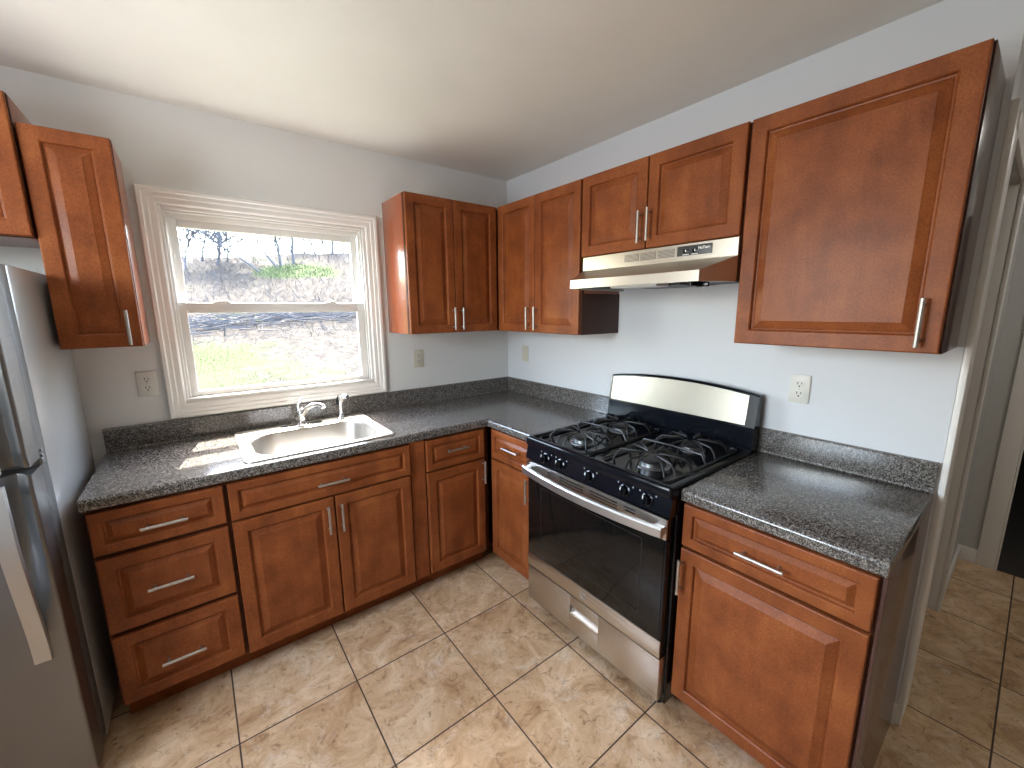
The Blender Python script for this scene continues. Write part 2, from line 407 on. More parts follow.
b = NB()
for (ya, yb_) in ((-1.80, -1.76), (-.90, -.86), (-1.345, -1.315)): box(b, X0 - .09, X0 - .05, ya, yb_, 1.05, 2.12, .004)
for (za, zb_) in ((1.05, 1.09), (2.08, 2.12)): box(b, X0 - .09, X0 - .05, -1.76, -.90, za, zb_, .004)
struct('window_added', b, M_trim, 'unseen white window frame added around the fill light in the left wall')  # made-up frame, out of view, dressing the side fill lamp

# ------------------------------------------------------------------ cabinet parts
def pull_mesh(vertical, length=.132):
    b = NB(); h = length / 2; r = .0058
    ax = (lambda t, y: (0, y, t)) if vertical else (lambda t, y: (t, y, 0))
    tube(b, [ax(-h, -.030), ax(-h + .001, -.030), ax(h - .001, -.030), ax(h, -.030)], [r * .8, r, r, r * .8], 12)
    for s in (-1, 1):
        tube(b, [ax(s * .048, 0), ax(s * .048, -.028)], .0042, 10)
    me = to_mesh('handle', b); me.materials.append(M_nickel); return me
PULL_V = pull_mesh(True); PULL_H = pull_mesh(False)
def panel_bm(w, h, fr=.050, bevel=.030, t=.020):
    b = NB()
    prof = [(0, 0), (0, -t + .004), (.0015, -t + .0012), (.004, -t), (fr - .004, -t), (fr - .001, -t + .0025), (fr + .0015, -t + .0110),
            (fr + .006, -t + .0120), (fr + .009, -t + .0100), (fr + bevel, -t + .0025), (fr + bevel + .002, -t + .0012), (fr + bevel + .004, -t + .0012)]
    rings = [[(d, y, d), (w - d, y, d), (w - d, y, h - d), (d, y, h - d)] for d, y in prof]
    loops(b, rings); return b
TD = .020
def fronts(root, D, items):
    """items: (kind, x0, x1, z0, z1, handle) handle: None | ('v'|'h', x, z)"""
    for kind, x0, x1, z0, z1, hd in items:
        w, h = x1 - x0, z1 - z0
        fr = .050 if kind == 'door' else (.034 if h < .2 else .046)
        bv = .030 if kind == 'door' else (.020 if h < .2 else .026)
        o = obj('drawer' if kind != 'door' else 'door', panel_bm(w, h, fr, bv, TD), M_wood, root, (x0, -D - .001, z0), angle=12)
        if hd:
            obj('handle', PULL_V if hd[0] == 'v' else PULL_H, M_nickel, o, (hd[1] - x0, -TD + (.0 if True else 0), hd[2] - z0))
def cabinet(name, label, group, loc, rotz, Wd, D, z0, z1, items, base=False, stiles=(), side_l=None, side_r=None, frame_x=None, filler=None):
    root = thing(name, label, 'cabinet', loc, rotz, 'cherry base cabinets' if base else 'cherry wall cabinets')
    t = .016; zb = z0 + (.102 if base else 0)
    fx0, fx1 = frame_x if frame_x else (0, Wd)
    b = NB()
    box(b, 0, t, -D + .018, -.002, zb, z1, .0008); box(b, Wd - t, Wd, -D + .018, -.002, zb, z1, .0008)
    box(b, t, Wd - t, -D + .018, -.002, zb + .0, zb + t); box(b, t, Wd - t, -.012, -.003, zb + t, z1)
    if not base: box(b, t, Wd - t, -D + .018, -.012, z1 - t, z1)
    obj('cabinet_box', b, M_woodbox, root)
    b = NB()
    box(b, fx0, fx0 + .035, -D, -D + .018, zb, z1, .0008); box(b, fx1 - .035, fx1, -D, -D + .018, zb, z1, .0008)
    box(b, fx0 + .035, fx1 - .035, -D, -D + .018, z1 - .035, z1, .0008); box(b, fx0 + .035, fx1 - .035, -D, -D + .018, zb, zb + .03, .0008)
    for s in stiles: box(b, s[0], s[1], -D, -D + .018, zb + .03, z1 - .035, .0008)
    # rails behind the gaps
    zs = sorted({round((a[4] + c[3]) / 2, 3) for a in items for c in items if abs(a[4] - c[3]) < .05 and a is not c})
    for z in zs: box(b, fx0 + .035, fx1 - .035, -D, -D + .018, z - .02, z + .02, .0008)
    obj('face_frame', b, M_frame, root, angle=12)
    if filler:
        b = NB(); box(b, filler[0], filler[1], -D - .007, -D - .0005, zb, z1, .001); obj('filler_strip', b, M_wood, root, angle=12)
    if base:
        b = NB(); box(b, fx0, fx1, -D + .072, -D + .088, z0 + .001, zb, .0008); obj('toe_kick', b, M_wood, root)
    fronts(root, D, items)
    return root
R90 = -PI / 2
DB, DW = .609, .302
# base run under the window
gB = None
xG = -2.246
r_ = cabinet('base_cabinet', 'cherry three-drawer base cabinet beside the refrigerator', None, (xG, 0, 0), 0, .388, DB, 0, .871, [
    ('drawer', .006, .379, .706, .859, ('h', .199, .776)),
    ('drawer', .006, .379, .404, .688, ('h', .191, .543)),
    ('drawer', .006, .379, .112, .386, ('h', .193, .234))], base=True)
xH = -1.857
cabinet('base_cabinet', 'wide cherry base cabinet with two doors under the steel sink', None, (xH, 0, 0), 0, .843, DB, 0, .871, [
    ('drawer', .004, .757, .706, .859, ('h', .387, .773)),
    ('door', .004, .385, .106, .697, ('v', .354, .603)),
    ('door', .391, .754, .106, .697, ('v', .411, .600))], base=True, filler=(.762, .841))
xJ = -1.013
cabinet('base_cabinet', 'narrow cherry base cabinet under the back wall counter, right of the sink doors', None, (xJ, 0, 0), 0, .395, DB, 0, .871, [
    ('drawer', .004, .360, .694, .861, ('h', .178, .789)),
    ('door', .004, .360, .110, .684, ('v', .343, .615))], base=True)
# corner base on the right wall: front runs y=-0.66 .. -1.02
cabinet('base_cabinet', 'slim cherry corner base cabinet squeezed left of the range', None, (0, -.002, 0), R90, 1.026, DB, 0, .871, [
    ('drawer', .660, 1.016, .700, .864, ('h', .865 - .002, .792)),
    ('door', .660, 1.016, .106, .690, ('v', .999, .616))], base=True, frame_x=(.632, 1.026))
rM = cabinet('base_cabinet', 'large single-door cherry base cabinet right of the range', None, (0, -1.812, 0), R90, .516, DB, 0, .871, [
    ('drawer', .003, .512, .711, .863, ('h', .255, .784)),
    ('door', .003, .512, .104, .700, ('v', .016, .603))], base=True)
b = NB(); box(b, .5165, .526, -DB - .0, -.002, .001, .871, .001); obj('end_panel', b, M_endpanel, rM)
# wall cabinets
ZB, ZT = 1.389, 2.143
cabinet('wall_cabinet', 'narrow cherry wall cabinet left of the window', None, (-2.274, 0, 0), 0, .228, DW, ZB, ZT,
        [('door', .0, .226, ZB + .001, ZT - .001, ('v', .192, 1.464))])
cabinet('wall_cabinet', 'cherry wall cabinet above the refrigerator at the left edge', None, (-3.04, 0, 0), 0, .760, DW + .022, 1.774, 2.224,
        [('door', .002, .378, 1.777, 2.222, ('v', .345, 1.85)), ('door', .382, .758, 1.777, 2.222, ('v', .415, 1.85))])
cabinet('wall_cabinet', 'two-door cherry wall cabinet right of the window with bright orange side', None, (-.925, 0, 0), 0, .618, DW, ZB, ZT,
        [('door', .002, .292, ZB + .001, ZT - .001, ('v', .271, 1.472)), ('door', .296, .597, ZB + .001, ZT - .001, ('v', .327, 1.472))])
cabinet('wall_cabinet', 'two-door cherry wall cabinet between the corner and the range hood', None, (0, -.002, 0), R90, 1.020, DW, ZB, ZT,
        [('door', .326, .674, ZB + .001, ZT - .001, ('v', .634, 1.471)), ('door', .678, 1.018, ZB + .001, ZT - .001, ('v', .703, 1.471))], frame_x=(.305, 1.020))
cabinet('wall_cabinet', 'short two-door cherry wall cabinet directly above the range hood', None, (0, -1.026, 0), R90, .764, DW, 1.772, ZT,
        [('door', .005, .368, 1.774, ZT - .001, ('v', .350, 1.861)), ('door', .373, .757, 1.774, ZT - .001, ('v', .394, 1.867))])
rF = cabinet('wall_cabinet', 'largest single-door cherry wall cabinet, right of the range hood', None, (0, -1.793, 0), R90, .532, DW, ZB + .004, ZT,
             [('door', .002, .531, ZB + .005, ZT - .001, ('v', .489, 1.477))])
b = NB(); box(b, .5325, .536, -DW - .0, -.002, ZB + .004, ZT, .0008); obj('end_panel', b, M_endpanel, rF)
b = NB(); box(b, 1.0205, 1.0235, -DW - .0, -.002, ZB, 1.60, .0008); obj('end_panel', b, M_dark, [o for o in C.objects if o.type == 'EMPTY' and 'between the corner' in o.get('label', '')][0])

# ------------------------------------------------------------------ countertops
CT, CB = .914, .873
def nose(bm, axis, a0, a1, edge, inner, sgn_axis):
    """rounded front nosing; edge = front coordinate, inner = where it meets the slab"""
    r = .013; pts = [(inner, CT)]
    d = 1 if inner > edge else -1
    for k in range(7):
        a = math.radians(90 * k / 6); pts.append((edge + d * (r - r * math.sin(a)), CT - r + r * math.cos(a)))
    for k in range(4):
        a = math.radians(90 * k / 3); pts.append((edge + d * (.006 - .006 * math.cos(a)), CB + .006 - .006 * math.sin(a)))
    pts.append((inner, CB))
    prism(bm, pts, axis, a0, a1)
ct = thing('countertop', 'dark speckled L-shaped countertop running under the window to the range', 'countertop', (-1.2, -.3, CB))
def shifted(bm, root):
    bmesh.ops.translate(bm, verts=bm.verts[:], vec=-Vector(root.location)); return bm
YR1, YR2, YC = -1.036, -1.806, -2.339
hx0, hx1, hy0, hy1 = -1.752, -1.178, -.560, -.075
b = NB(); xl = -2.252
box(b, xl, hx0, -.615, -.001, CB, CT); box(b, hx1, -.001, -.615, -.001, CB, CT)
box(b, hx0, hx1, -.615, hy0, CB, CT); box(b, hx0, hx1, hy1, -.001, CB, CT)
box(b, -.615, -.001, YR1, -.615, CB, CT)
nose(b, 'x', xl, -.615, -.635, -.615, 'y'); nose(b, 'y', YR1, -.6345, -.635, -.615, 'x')
obj('counter_slab', shifted(b, ct), M_granite, ct)
def splash(bm, axis, a0, a1):
    pts = [(-.001, CT - .001), (-.001, 1.016), (-.015, 1.016), (-.018, 1.0145), (-.020, 1.011), (-.020, .921), (-.022, .916), (-.027, CT - .001)]
    prism(bm, pts, axis, a0, a1)
b = NB(); splash(b, 'x', xl, -.001); splash(b, 'y', YR1, -.001)
obj('backsplash', shifted(b, ct), M_granite, ct, angle=8)
ct2 = thing('countertop', 'short dark speckled countertop right of the range', 'countertop', (-.3, -2.07, CB))
b = NB(); box(b, -.615, -.001, YC, YR2, CB, CT, .001); nose(b, 'y', YC, YR2, -.635, -.615, 'x')
obj('counter_slab', shifted(b, ct2), M_granite, ct2)
b = NB(); splash(b, 'y', YC, YR2)
obj('backsplash', shifted(b, ct2), M_granite, ct2, angle=8)

# ------------------------------------------------------------------ sink, tap, sprayer
sk = thing('kitchen_sink', 'stainless steel drop-in single bowl sink under the window', 'sink', (-1.465, -.32, CT))
b = NB()
def rr3(x0, x1, y0, y1, r, z): return [(x, y, z) for x, y in rrect(x0, x1, y0, y1, r, 8)]
sx0, sx1, sy0, sy1 = -1.785, -1.145, -.588, -.052
bx0, bx1, by0, by1 = -1.735, -1.195, -.545, -.155
rings = [rr3(sx0, sx1, sy0, sy1, .03, CT + .0005), rr3(sx0 + .002, sx1 - .002, sy0 + .002, sy1 - .002, .03, CT + .006),
         rr3(sx0 + .010, sx1 - .010, sy0 + .010, sy1 - .010, .03, CT + .008), rr3(sx0 + .016, sx1 - .016, sy0 + .016, sy1 - .016, .03, CT + .005),
         rr3(bx0 - .010, bx1 + .010, by0 - .010, by1 + .010, .12, CT + .005), rr3(bx0, bx1, by0, by1, .115, CT + .001),
         rr3(bx0 + .006, bx1 - .006, by0 + .006, by1 - .006, .115, CT - .012), rr3(bx0 + .018, bx1 - .018, by0 + .018, by1 - .018, .11, CT - .150),
         rr3(bx0 + .030, bx1 - .030, by0 + .030, by1 - .030, .10, CT - .172), rr3(bx0 + .055, bx1 - .055, by0 + .055, by1 - .055, .08, CT - .180),
         rr3(-1.50, -1.43, -.385, -.315, .034, CT - .184)]
loops(b, rings, False, True)
obj('basin', shifted(b, sk), M_sink, sk, angle=40)
b = NB(); lathe(b, [(.043, CT - .1835), (.043, CT - .180), (.036, CT - .179), (.030, CT - .183), (.010, CT - .1835)], (-1.465, -.35, 0))
obj('drain', shifted(b, sk), M_chrome, sk)
fz = CT + .006
ft = thing('faucet', 'chrome single-lever faucet on the back ledge of the sink', 'faucet', (-1.48, -.112, fz))
b = NB()
lathe(b, [(.027, 0), (.027, .008), (.022, .014), (.020, .030), (.0215, .060), (.020, .078), (.012, .090), (.002, .094)], n=24)
box(b, -.10, .10, -.024, .024, 0, .005, .004)
obj('faucet_body', b, M_chrome, ft)
b = NB()
pts = [(0, 0, .03), (.010, -.012, .065), (.026, -.032, .096), (.048, -.062, .115), (.070, -.094, .118), (.084, -.114, .112), (.088, -.120, .104)]
tube(b, pts, [.013, .0135, .013, .012, .0115, .0115, .011], 14)
obj('spout', b, M_chrome, ft)
b = NB()
tube(b, [(-.006, .004, .078), (-.008, .006, .102), (-.002, .004, .128), (.010, -.002, .146), (.016, -.006, .150)], [.014, .012, .0085, .0075, .006], 12)
obj('lever', b, M_chrome, ft)
sp = thing('side_sprayer', 'chrome side sprayer standing right of the faucet', 'sprayer', (-1.275, -.105, fz))
b = NB(); lathe(b, [(.024, 0), (.024, .005), (.016, .010), (.014, .026), (.011, .030)], n=20); obj('sprayer_base', b, M_chrome, sp)
b = NB(); tube(b, [(0, 0, .026), (0, 0, .06), (.001, -.002, .09), (.004, -.006, .112), (.016, -.022, .128), (.030, -.040, .128)], [.010, .012, .013, .015, .015, .013], 14)
obj('spray_head', b, M_chrome, sp)
b = NB(); tube(b, [(-.012, .008, .080), (-.016, .010, .105), (-.006, .004, .136)], [.004, .005, .004], 8); obj('trigger', b, M_blackpl, sp)

# ------------------------------------------------------------------ gas range  (local x to the right, front toward -y)
rg = thing('gas_range', 'stainless and black gas range between the base cabinets', 'range', (0, -1.040, 0), R90)
RW = .762
b = NB()
box(b, 0.001, RW - .001, -.640, -.025, .045, .900, .003)
obj('range_body', b, M_blackpl, rg)
for fx in (.05, RW - .05):
    for fy in (-.60, -.08):
        b = NB(); lathe(b, [(.016, .0), (.018, .004), (.018, .012), (.009, .014), (.009, .046)], (fx, fy, 0), n=14); obj('foot', b, M_blackmat, rg)
# storage drawer with a recessed grip
b = NB(); gx0, gx1, gz0, gz1 = .298, .464, .160, .203; yf = -.680
box(b, .010, gx0, yf, -.640, .076, .254, .003); box(b, gx1, RW - .010, yf, -.640, .076, .254, .003)
box(b, gx0, gx1, yf, -.640, gz1, .254, .0015); box(b, gx0, gx1, yf, -.640, .076, gz0, .0015)
dr = obj('storage_drawer', b, M_steel, rg)
b = NB()
prism(b, [(yf - .002, gz0 - .004), (yf - .002, gz0 + .002), (yf + .010, gz0 + .006), (-.648, gz1 - .010), (-.643, gz1 - .010), (-.643, gz0 - .004)], 'x', gx0 + .001, gx1 - .001)
obj('grip', b, M_hood, dr)
# oven door
b = NB()
box(b, .010, RW - .010, -.682, -.642, .262, .810, .004)
od = obj('oven_door', b, M_blackpl, rg)
b = NB(); box(b, .010, RW - .010, -.6855, -.680, .263, .334, .0025); obj('lower_band', b, M_steel, od)
b = NB(); box(b, .018, RW - .018, -.6850, -.682, .336, .738, .002); og = obj('oven_glass', b, M_ovenglass, od)
b = NB(); ring_frame(b, .105, RW - .105, .395, .700, .003, -.6856, -.6848, 0); obj('window_outline', b, M_blackmat, og)
# vent panel above the glass with slots
b = NB(); slots = []
vz0, vz1 = .736, .812
for (sa, sb, rows) in ((.155, .203, (0, 1)), (.232, .372, (0, 1, 2)), (.405, .545, (0, 1, 2)), (.578, .626, (0, 1))):
    for r in rows: slots.append((sa, sb, .7945 - r * .0125))
zcuts = sorted({.812, .736} | {z + .003 for *_, z in slots} | {z - .003 for *_, z in slots})
for i in range(len(zcuts) - 1):
    za, zb_ = zcuts[i], zcuts[i + 1]; zm = (za + zb_) / 2
    xs = sorted([(sa, sb) for sa, sb, z in slots if abs(z - zm) < .003])
    cur = .010
    for sa, sb in xs + [(RW - .010, None)]:
        box(b, cur, sa, -.690, -.682, za, zb_)
        cur = sb
bmesh.ops.remove_doubles(b, verts=b.verts[:], dist=1e-5)
obj('vent_panel', b, M_steel, od)
b = NB()
hp = []
n = 20
rings = []
for i in range(n + 1):
    t = i / n; x = .012 + t * (RW - .024); bow = .034 * math.sin(PI * t) ** .8
    y = -.716 - bow
    rings.append([(x, y, .752), (x, y - .006, .757), (x, y - .007, .786), (x, y - .002, .792), (x, y + .012, .790), (x, y + .012, .754)])
loops(b, rings)
for s in (0, 1):
    x0 = .014 if s == 0 else RW - .050
    box(b, x0, x0 + .036, -.722, -.689, .756, .788, .004)
obj('oven_handle', b, M_satin, od)
# round emblem on the lower band
b = NB(); ec = (.381, -.6862, .300)
lathe(b, [(.0165, .0), (.0165, -.0015), (.0150, -.0022), (.0140, -.0015), (.0140, -.0002), (.001, -.0002)], ec, 'y', 28)
tube(b, [(ec[0] - .008, ec[1] - .001, ec[2] + .002), (ec[0] - .004, ec[1] - .001, ec[2] + .007), (ec[0] - .001, ec[1] - .001, ec[2] + .002), (ec[0] - .005, ec[1] - .001, ec[2] - .004), (ec[0] - .001, ec[1] - .001, ec[2] - .007)], .0011, 6)
tube(b, [(ec[0] + .007, ec[1] - .001, ec[2] + .006), (ec[0] + .002, ec[1] - .001, ec[2] + .004), (ec[0] + .003, ec[1] - .001, ec[2] - .005), (ec[0] + .008, ec[1] - .001, ec[2] - .004)], .0011, 6)
obj('emblem', b, M_nickel, od)
# control panel: slanted face
b = NB()
prism(b, [(-.640, .818), (-.686, .818), (-.690, .822), (-.676, .884), (-.640, .886)], 'x', .002, RW - .002)
cp = obj('control_panel', b, M_blackpl, rg)
cdir = Vector((0, -.062, -.014)).normalized()    # outward normal of the slanted face
for kx in (.137, .232, .400, .572, .668):
    b = NB()
    lathe(b, [(.024, 0), (.024, -.004), (.0185, -.006), (.0175, -.024), (.015, -.027), (.001, -.027)], (0, 0, 0), 'y', 24)
    box(b, -.0045, .0045, -.034, -.006, -.019, .019, .003)
    k = obj('knob', b, M_blackpl, cp, (kx, -.6825, .853), rot=(math.radians(-12.7), 0, 0))
    b = NB(); box(b, -.001, .001, -.0346, -.0338, .006, .018)
    obj('pointer', b, M_label, k)
    for s in (-.036, .030):
        b = NB(); box(b, kx + s, kx + s + .005, -.6800, -.6785, .873, .879); obj('marking', b, M_plategrey, cp)
# cooktop with raised rim
b = NB()
def rr4(i, z): return [(x, y, z) for x, y in rrect(.0 + i, RW - i, -.690 + i, -.060 - 0 * i, .012, 4)]
rings = [rr4(.003, .886), rr4(.0, .892), rr4(0, .918), rr4(.004, .926), rr4(.010, .928), rr4(.022, .928), rr4(.034, .918), rr4(.050, .914)]
loops(b, rings, True, True)
obj('cooktop', b, M_cooktop, rg, angle=30)
BUR = [(.205, -.515, .040), (.575, -.515, .046), (.205, -.225, .042), (.575, -.225, .036)]
for x, y, r in BUR:
    b = NB()
    lathe(b, [(r + .022, .9135), (r + .020, .916), (r + .006, .917)], (x, y, 0), n=28)
    lathe(b, [(r + .004, .916), (r + .002, .930), (r - .002, .934), (.004, .934)], (x, y, 0), n=28)
    bo = obj('burner', b, M_burner, rg)
    b = NB(); lathe(b, [(r + .003, .9345), (r + .004, .939), (r - .001, .944), (r - .012, .9455), (.002, .9455)], (x, y, 0), n=28)
    obj('burner_cap', b, M_blackmat, bo)
def rounded_path(pts, r, n=4):
    out = []
    m = len(pts)
    for i in range(m):
        a, p, c = Vector(pts[i - 1]), Vector(pts[i]), Vector(pts[(i + 1) % m])
        u = (a - p).normalized() * r; v = (c - p).normalized() * r
        for k in range(n + 1):
            t = k / n; out.append(p + u * (1 - t) ** 2 + v * t ** 2)
    return out
def grate(cx):
    b = NB(); rw = .0048
    x0, x1, y0, y1 = cx - .150, cx + .150, -.655, -.095
    zl, zt_ = .921, .962
    tube(b, rounded_path([(x0, y0, zl), (x1, y0, zl), (x1, y1, zl), (x0, y1, zl)], .04), rw, 8, closed=True)
    for by in (-.515, -.225):
        for k in range(6):
            a = math.radians(60 * k + 30)
            d = Vector((math.cos(a), math.sin(a), 0)); c0 = Vector((cx, by, 0))
            s = Vector((-d.y, d.x, 0))
            L = .145 if abs(d.x) > .3 else .138
            # every finger is a bent loop: foot on the frame, rises, runs to the middle
            for q in (-1, 1):
                p0 = c0 + d * L + s * (.022 * q); p0.x = min(max(p0.x, x0), x1); p0.y = min(max(p0.y, y0), y1)
                p1 = c0 + d * (L - .008) + s * (.021 * q); p1.x = min(max(p1.x, x0 + .004), x1 - .004)
                p2 = c0 + d * (L - .028) + s * (.018 * q)
                p3 = c0 + d * .050 + s * (.004 * q)
                tube(b, [(p0.x, p0.y, zl), (p1.x, p1.y, zl + .020), (p2.x, p2.y, zt_ - .004), (p3.x, p3.y, zt_), (c0.x + d.x * .028, c0.y + d.y * .028, zt_ - .002)], rw * .85, 7)
    tube(b, [(x0, -.375, zl), (x0 + .02, -.375, zt_ - .004), (cx, -.375, zt_), (x1 - .02, -.375, zt_ - .004), (x1, -.375, zl)], rw, 8)
    obj('burner_grate', b, M_blackmat, rg)
grate(.195); grate(.567)
# back guard
b = NB()
prism(b, [(-.100, .900), (-.100, .935), (-.086, .942), (-.082, 1.022), (-.025, 1.022), (-.025, .900)], 'x', .0, RW)
rings = []
n = 24
def fy(z): return -.0815 + (z - 1.020) * .17
def top(t): return 1.160 + .030 * math.sin(PI * t) ** .75
for i in range(n + 1):
    t = i / n; x = .010 * (1 - 2 * t) * 0 + t * RW; z = top(t)
    rings.append([(x, fy(1.02) + .0015, 1.020), (x, fy(z - .006) + .0015, z - .006), (x, fy(z) + .006, z), (x, -.030, z), (x, -.025, z - .006), (x, -.025, 1.020)])
loops(b, rings)
bgd = obj('back_guard', b, M_blackpl, rg, angle=30)
b = NB(); rings = []
for i in range(n + 1):
    t = i / n; x = .014 + t * (RW - .052); z1_ = top((x) / RW) - .012; z0_ = 1.030
    rings.append([(x, fy(z0_) - .0015, z0_), (x, fy(z1_) - .0015, z1_), (x, fy(z1_) + .004, z1_), (x, fy(z0_) + .004, z0_)])
loops(b, rings)
obj('steel_fascia', b, M_fascia, bgd, angle=30)

# ------------------------------------------------------------------ range hood
hd = thing('range_hood', 'stainless under-cabinet range hood above the range', 'range hood', (0, -1.026, 1.612), R90)
b = NB()   # local z from 0 (1.612); fascia z .093..0.157
fz0, fz1 = .093, .157; fx0, fx1 = .026, .762
lipx0, lipx1, lipy, lz0, lz1 = .092, .706, -.485, .002, .040
# fascia box
box(b, fx0, fx1, -.331, -.002, fz0 - .0, fz1, .0015)
# sloping top
vs = lambda *p: b.faces.new([b.verts.new(q) for q in p])
A0, A1 = (fx0, -.331, fz0), (fx1, -.331, fz0)
B0, B1 = (lipx0, lipy, lz1), (lipx1, lipy, lz1)
D0, D1 = (lipx0, lipy, lz0), (lipx1, lipy, lz0)
E0, E1 = (fx0, -.331, lz0), (fx1, -.331, lz0)
F0, F1 = (fx0, -.002, lz0), (fx1, -.002, lz0); G0, G1 = (fx0, -.002, fz0), (fx1, -.002, fz0)
vs(A0, A1, B1, B0); vs(B0, B1, D1, D0); vs(A0, B0, D0, E0); vs(A1, E1, D1, B1); vs(A0, E0, F0, G0); vs(A1, G1, F1, E1)
# inner skin to give the shell a thickness and a folded lip
i_ = .012
vs((lipx0 + i_, lipy + i_, lz0), (lipx1 - i_, lipy + i_, lz0), D1, D0)
vs((fx0 + i_, -.331, lz0), (lipx0 + i_, lipy + i_, lz0), D0, E0); vs((lipx1 - i_, lipy + i_, lz0), (fx1 - i_, -.331, lz0), E1, D1)
vs((lipx0 + i_, lipy + i_, lz0), (lipx0 + i_, lipy + i_, .032), (lipx1 - i_, lipy + i_, .032), (lipx1 - i_, lipy + i_, lz0))
bmesh.ops.remove_doubles(b, verts=b.verts[:], dist=1e-5)
hs = obj('hood_shell', b, M_hood, hd, angle=15)
b = NB(); prism(b, [(fx0 + .014, -.33), (lipx0 + .016, lipy + .016), (lipx1 - .016, lipy + .016), (fx1 - .014, -.33), (fx1 - .014, -.004), (fx0 + .014, -.004)], 'z', .014, .020)
und = obj('underside_panel', b, M_panelblk, hd)
b = NB(); box(b, .25, .53, -.30, -.06, .004, .013, .002); obj('grease_filter', b, M_filter, und)
b = NB(); box(b, .27, .50, -.42, -.33, -.004, .013, .004); obj('lamp_lens', b, M_lens, und)
b = NB(); box(b, .655, .665, -.46, -.40, -.012, .010, .002); box(b, .655, .700, -.405, -.395, -.014, .010, .002); obj('bracket', b, M_blackpl, und)
for (va, vb) in ((.274, .348), (.356, .432), (.440, .516)):
    b = NB(); box(b, va, vb, -.3318, -.330, fz0 + .020, fz1 - .012)
    lv = obj('vent_grille', b, M_gasket, hs)
    b = NB()
    for k in range(6):
        z = fz0 + .0225 + k * .0052; box(b, va, vb, -.3335, -.3312, z, z + .0028)
    obj('louver', b, M_hood, lv)
b = NB(); box(b, .528, .668, -.3335, -.330, fz0 + .018, fz1 - .009, .0008)
spn = obj('switch_panel', b, M_panelblk, hs)
for kx in (.566, .603):
    b = NB(); box(b, kx - .012, kx + .012, -.3365, -.333, fz0 + .027, fz0 + .043, .0015); sw = obj('switch', b, M_blackpl, spn)
    b = NB(); box(b, kx - .002, kx + .002, -.3370, -.3363, fz0 + .031, fz0 + .040); obj('mark', b, M_label, sw)
    b = NB(); box(b, kx - .014, kx + .012, -.3340, -.3334, fz0 + .0205, fz0 + .0235); obj('legend', b, M_label, spn)
def text_mesh(s, size, ext=.0004):
    cu = bpy.data.curves.new('lettering', 'FONT'); cu.body = s; cu.size = size; cu.extrude = ext; cu.offset = size * .03
    cu.align_x = 'CENTER'; cu.align_y = 'CENTER'
    t = bpy.data.objects.new('tmp', cu); C.objects.link(t)
    dg = bpy.context.evaluated_depsgraph_get(); me = bpy.data.meshes.new_from_object(t.evaluated_get(dg))
    bpy.data.objects.remove(t); return me
me = text_mesh('NuTone', .014)
me.materials.clear(); me.materials.append(M_label)
obj('brand_lettering', me, M_label, spn, (.638, -.3339, fz0 + .042), rot=(PI / 2, 0, 0))

# ------------------------------------------------------------------ refrigerator
fx = -2.290; FW = .745
fr = thing('refrigerator', 'stainless top-freezer refrigerator at the left edge', 'refrigerator', (fx - FW / 2, -.37, 0))
def FL(bm): bmesh.ops.translate(bm, verts=bm.verts[:], vec=-Vector(fr.location)); return bm
b = NB(); box(b, fx - FW, fx, -.646, -.045, .045, 1.660, .006)
obj('case', FL(b), M_fridgeside, fr)
b = NB(); box(b, fx - FW + .001, fx - .001, -.716, -.646, .065, 1.657, .003)
obj('door_gasket', FL(b), M_gasket, fr)
for qx in (fx - FW + .05, fx - .04):
    for qy in (-.66, -.10):
        b = NB(); lathe(b, [(.014, 0), (.020, .004), (.020, .014), (.010, .018), (.010, .046)], (qx, qy, 0), n=14); obj('foot', FL(b), M_blackmat, fr)
b = NB(); box(b, fx - FW + .02, fx - .02, -.70, -.646, .02, .064, .003); obj('kick_grille', FL(b), M_gasket, fr)
def sm(t): t = max(0, min(1, t)); return t * t * (3 - 2 * t)
def fridge_door(z0, z1, hz_far, hz_near, name):
    """front skin as a grid with a scooped hand pocket beside the handle; pocket fades from hz_near to hz_far"""
    b = NB(); yf = -.815; yb = -.717; x0 = fx - FW; x1 = fx - .001
    us = [0, .012, .03, .2, .45, .60] + [.625 + .012 * k for k in range(10)]
    us = [u for u in us if u < FW - .012] + [FW - .010, FW - .005, FW - .002, FW - .001]
    zs = [z0 + (z1 - z0) * k / 40 for k in range(41)]
    g = []
    for z in zs:
        row = []
        f = sm((z - hz_far) / (hz_near - hz_far))
        e = min(z - z0, z1 - z); er = .006 * (1 - math.sqrt(max(0, 1 - (1 - min(1, e / .006)) ** 2)))
        for u in us:
            s = (u - (FW - .066)) / .056; dep = .036 * f * max(0, 1 - (2 * s - 1) ** 2) if 0 < s < 1 else 0
            r = .008; c = 0
            d = FW - .001 - u
            if d < r: c = r - math.sqrt(max(0, r * r - (r - d) ** 2))
            row.append(b.verts.new((x0 + u, yf + dep + c + er, z)))
        g.append(row)
    for i in range(len(zs) - 1):
        for j in range(len(us) - 1): b.faces.new((g[i][j], g[i][j + 1], g[i + 1][j + 1], g[i + 1][j]))
    bl = [b.verts.new((x0, yb, z)) for z in zs]; br = [b.verts.new((x1, yb, z)) for z in zs]
    for i in range(len(zs) - 1):
        b.faces.new((bl[i], g[i][0], g[i + 1][0], bl[i + 1])); b.faces.new((g[i][-1], br[i], br[i + 1], g[i + 1][-1])); b.faces.new((br[i], bl[i], bl[i + 1], br[i + 1]))
    b.faces.new([bl[0]] + [br[0]] + list(reversed(g[0]))); b.faces.new([bl[-1]] + g[-1] + [br[-1]])
    return obj(name, FL(b), M_steelfr, fr, angle=40)
